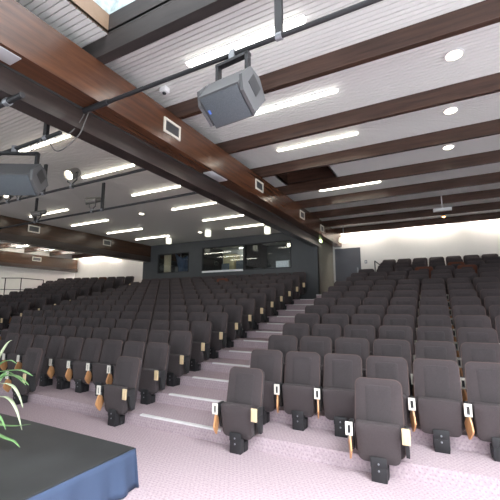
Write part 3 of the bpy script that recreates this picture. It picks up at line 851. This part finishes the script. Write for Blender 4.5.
# ------------------------------------------------------------------ stage and plant
SX, SY, SH = -2.95, 2.965, 0.40
t = thing('stage', 'low black topped stage with a blue cloth skirt at the lower left', 'stage', (SX, SY, 0), 0)
obj('platform', B(-5.0, -0.02, -5.2, -0.02, 0.02, SH - 0.03), 'black_plastic', t)
obj('stage_top', B(-5.02, 0.0, -5.22, 0.0, SH - 0.029, SH, bev=0.006), 'stage_black', t)
bm = bmesh.new()
path = []
n = 150
for i in range(n + 1):          # right side from front to back, then the back edge to the left
    path.append(('r', -5.2 + 5.21 * i / n))
for i in range(1, n + 1):
    path.append(('b', -5.0 * i / n))
rows = []
for h in range(7):
    f = h / 6
    ring = []
    for kind, s in path:
        w = (0.006 + 0.022 * f) * math.sin(s * 21 + 1.3 * math.sin(s * 5)) * min(1, f * 3 + 0.15) + 0.003 + 0.045 * f
        if kind == 'r':
            p = (w, s, SH - 0.012 - (SH - 0.022) * f)
        else: p = (s, w, SH - 0.012 - (SH - 0.022) * f)
        if kind == 'r' and s > -0.06: p = (w, 0.01 + w * 0.3, p[2])
        ring.append(bm.verts.new(p))
    rows.append(ring)
for a, b in zip(rows, rows[1:]):
    for i in range(len(a) - 1): bm.faces.new((a[i], a[i + 1], b[i + 1], b[i]))
o = obj('skirt', bm, 'stage_blue', t); m = o.modifiers.new('t', 'SOLIDIFY'); m.thickness = 0.004

PXY = (-4.62, 2.25)
t = thing('potted_plant', 'potted plant with long arching strap leaves on the stage at the left edge', 'plant', (PXY[0], PXY[1], SH + 0.001), 0)
bm = bmesh.new(); lathe(bm, [(0.09, 0), (0.13, 0.20), (0.145, 0.20), (0.145, 0.235), (0.125, 0.235), (0.12, 0.21)], 24); p = obj('pot', bm, 'pot', t)
bm = bmesh.new(); lathe(bm, [(0.117, 0.205), (0.05, 0.216)], 20); obj('soil', bm, 'soil', p)
def leaf(pts, w, m):
    """a strap leaf through world points, with a keel so it has thickness and fold"""
    P = [Vector(q) - Vector((PXY[0], PXY[1], SH + 0.001)) for q in pts]; out = []
    for i in range(len(P) - 1):
        p0 = P[max(i - 1, 0)]; p1 = P[i]; p2 = P[i + 1]; p3 = P[min(i + 2, len(P) - 1)]
        for k in range(8):
            s = k / 8
            out.append(0.5 * ((2 * p1) + (p2 - p0) * s + (2 * p0 - 5 * p1 + 4 * p2 - p3) * s * s + (3 * p1 - p0 - 3 * p2 + p3) * s ** 3))
    out.append(P[-1]); bm = bmesh.new(); N = len(out); rows = []
    for i, q in enumerate(out):
        tq = (out[min(i + 1, N - 1)] - out[max(i - 1, 0)]).normalized()
        side = tq.cross(Vector((0, 0, 1)))
        if side.length < 0.05: side = Vector((0, 1, 0))
        side.normalize(); nrm = side.cross(tq)
        f = i / (N - 1); ww = w * (0.55 + 0.45 * math.sin(pi * min(f * 1.3, 1) * 0.5)) * (1 - max(0, (f - 0.55) / 0.45) ** 1.6) + 0.0008
        rows.append([bm.verts.new(q + side * ww + nrm * ww * 0.3), bm.verts.new(q), bm.verts.new(q - side * ww + nrm * ww * 0.3)])
    for a, b in zip(rows, rows[1:]):
        for i in range(2): bm.faces.new((a[i], a[i + 1], b[i + 1], b[i]))
    o = obj('leaf', bm, m, t); q = o.modifiers.new('t', 'SOLIDIFY'); q.thickness = 0.002
b0 = (PXY[0], PXY[1], SH + 0.2)
LEAVES = [
    ([b0, (-4.508, 2.268, 1.004), (-4.396, 2.285, 1.279), (-4.284, 2.302, 1.456), (-4.227, 2.32, 1.501)], 0.018, 'leaf_pale'),
    ([b0, (-4.654, 2.264, 0.936), (-4.412, 2.278, 1.128), (-4.154, 2.292, 1.18), (-3.959, 2.306, 1.194), (-3.782, 2.32, 1.156)], 0.034, 'leaf'),
    ([b0, (-4.546, 2.264, 0.926), (-4.293, 2.278, 1.034), (-4.089, 2.292, 1.031), (-3.97, 2.306, 0.94), (-3.903, 2.32, 0.826)], 0.02, 'leaf_pale'),
    ([b0, (-4.585, 2.264, 0.815), (-4.267, 2.278, 0.902), (-4.1, 2.292, 0.888), (-3.978, 2.306, 0.78), (-3.885, 2.32, 0.614)], 0.02, 'leaf_pale'),
    ([b0, (-4.6, 2.26, 0.75), (-4.472, 2.268, 0.68), (-4.222, 2.285, 0.625), (-3.983, 2.302, 0.643), (-3.742, 2.32, 0.693)], 0.024, 'leaf'),
    ([b0, (-4.55, 2.25, 0.66), (-4.383, 2.264, 0.56), (-4.113, 2.278, 0.515), (-3.956, 2.292, 0.50), (-3.87, 2.306, 0.455)], 0.022, 'leaf'),
    ([b0, (-4.52, 2.15, 0.60), (-4.34, 2.1, 0.52), (-4.22, 2.05, 0.44)], 0.022, 'leaf'),
    ([b0, (-4.57, 2.268, 0.86), (-4.319, 2.285, 1.083), (-4.09, 2.302, 1.132), (-3.889, 2.32, 1.056)], 0.018, 'leaf'),
    ([b0, (-4.62, 2.3, 0.9), (-4.40, 2.36, 1.09), (-4.18, 2.40, 1.10), (-4.02, 2.43, 1.02)], 0.022, 'leaf'),
    ([b0, (-4.55, 2.2, 0.70), (-4.34, 2.2, 0.78), (-4.14, 2.22, 0.74), (-4.03, 2.24, 0.62)], 0.018, 'leaf'),
    ([b0, (-4.60, 2.28, 0.95), (-4.42, 2.3, 1.20), (-4.25, 2.32, 1.28), (-4.12, 2.34, 1.25)], 0.02, 'leaf'),
    ([b0, (-4.7, 2.25, 0.9), (-4.75, 2.2, 1.2), (-4.7, 2.15, 1.45)], 0.03, 'leaf'),
    ([b0, (-4.8, 2.2, 0.8), (-5.05, 2.1, 1.0), (-5.3, 2.0, 0.9)], 0.03, 'leaf'),
    ([b0, (-4.7, 2.4, 0.85), (-4.8, 2.6, 1.05), (-4.9, 2.8, 0.95)], 0.03, 'leaf'),
    ([b0, (-4.7, 2.05, 0.8), (-4.75, 1.8, 0.95), (-4.8, 1.6, 0.8)], 0.03, 'leaf'),
]
for a in LEAVES: leaf(*a)

# ------------------------------------------------------------------ daylight lamps in the added windows and in the roof wells
def area(name, loc, rot, sx, sy, power, col):
    l = bpy.data.lights.new(name, 'AREA'); l.shape = 'RECTANGLE'; l.size = sx; l.size_y = sy; l.energy = power; l.color = col
    o = bpy.data.objects.new(name, l); C.objects.link(o); o.location = loc; o.rotation_euler = rot
for i, (a, b, c, d) in enumerate(RW):
    area('window_daylight', (XR + 0.16, (a + b) / 2, (c + d) / 2), (0, pi / 2, 0), d - c, b - a, 330, (0.90, 0.95, 1.0))
for i, (a, b, c, d) in enumerate(FW):
    area('window_daylight', ((a + b) / 2, YF - 0.16, (c + d) / 2), (pi / 2, 0, 0), b - a, d - c, 290, (0.93, 0.96, 1.0))

for (x0, x1, y0, y1), pw in ((W1, 60), (W0, 1050), (W3, 1050)):  # strong lamps in the two added wells, a dim one in the other
    area('skylight_daylight', ((x0 + x1) / 2, (y0 + y1) / 2, 5.94), (0, 0, 0), x1 - x0 - 0.05, y1 - y0 - 0.05, pw, (0.95, 0.97, 1.0))

w = bpy.data.worlds.new('sky'); bpy.context.scene.world = w; w.use_nodes = True
bg = w.node_tree.nodes['Background']; bg.inputs['Color'].default_value = (0.75, 0.85, 1.0, 1); bg.inputs['Strength'].default_value = 0.8

# ------------------------------------------------------------------ camera and view
yaw, pitch, roll = math.radians(27.8944), math.radians(8.8702), 0.0
f = Vector((-math.sin(yaw) * math.cos(pitch), math.cos(yaw) * math.cos(pitch), math.sin(pitch)))
r = Vector((math.cos(yaw), math.sin(yaw), 0)); u = r.cross(f)
cam = bpy.data.cameras.new('camera'); cam.sensor_width = 36; cam.lens = 351.99 / 500 * 36; cam.clip_start = 0.05; cam.clip_end = 100
co = bpy.data.objects.new('camera', cam); C.objects.link(co)
co.matrix_world = Matrix(((r.x, u.x, -f.x, 0), (r.y, u.y, -f.y, 0), (r.z, u.z, -f.z, CAMZ), (0, 0, 0, 1)))
sc = bpy.context.scene; sc.camera = co
vs = sc.view_settings; vs.view_transform = 'Standard'; vs.look = 'None'; vs.gamma = 1; vs.use_curve_mapping = False; vs.exposure = -0.2
sc.cycles.use_denoising = True
sc.cycles.sample_clamp_indirect = 6
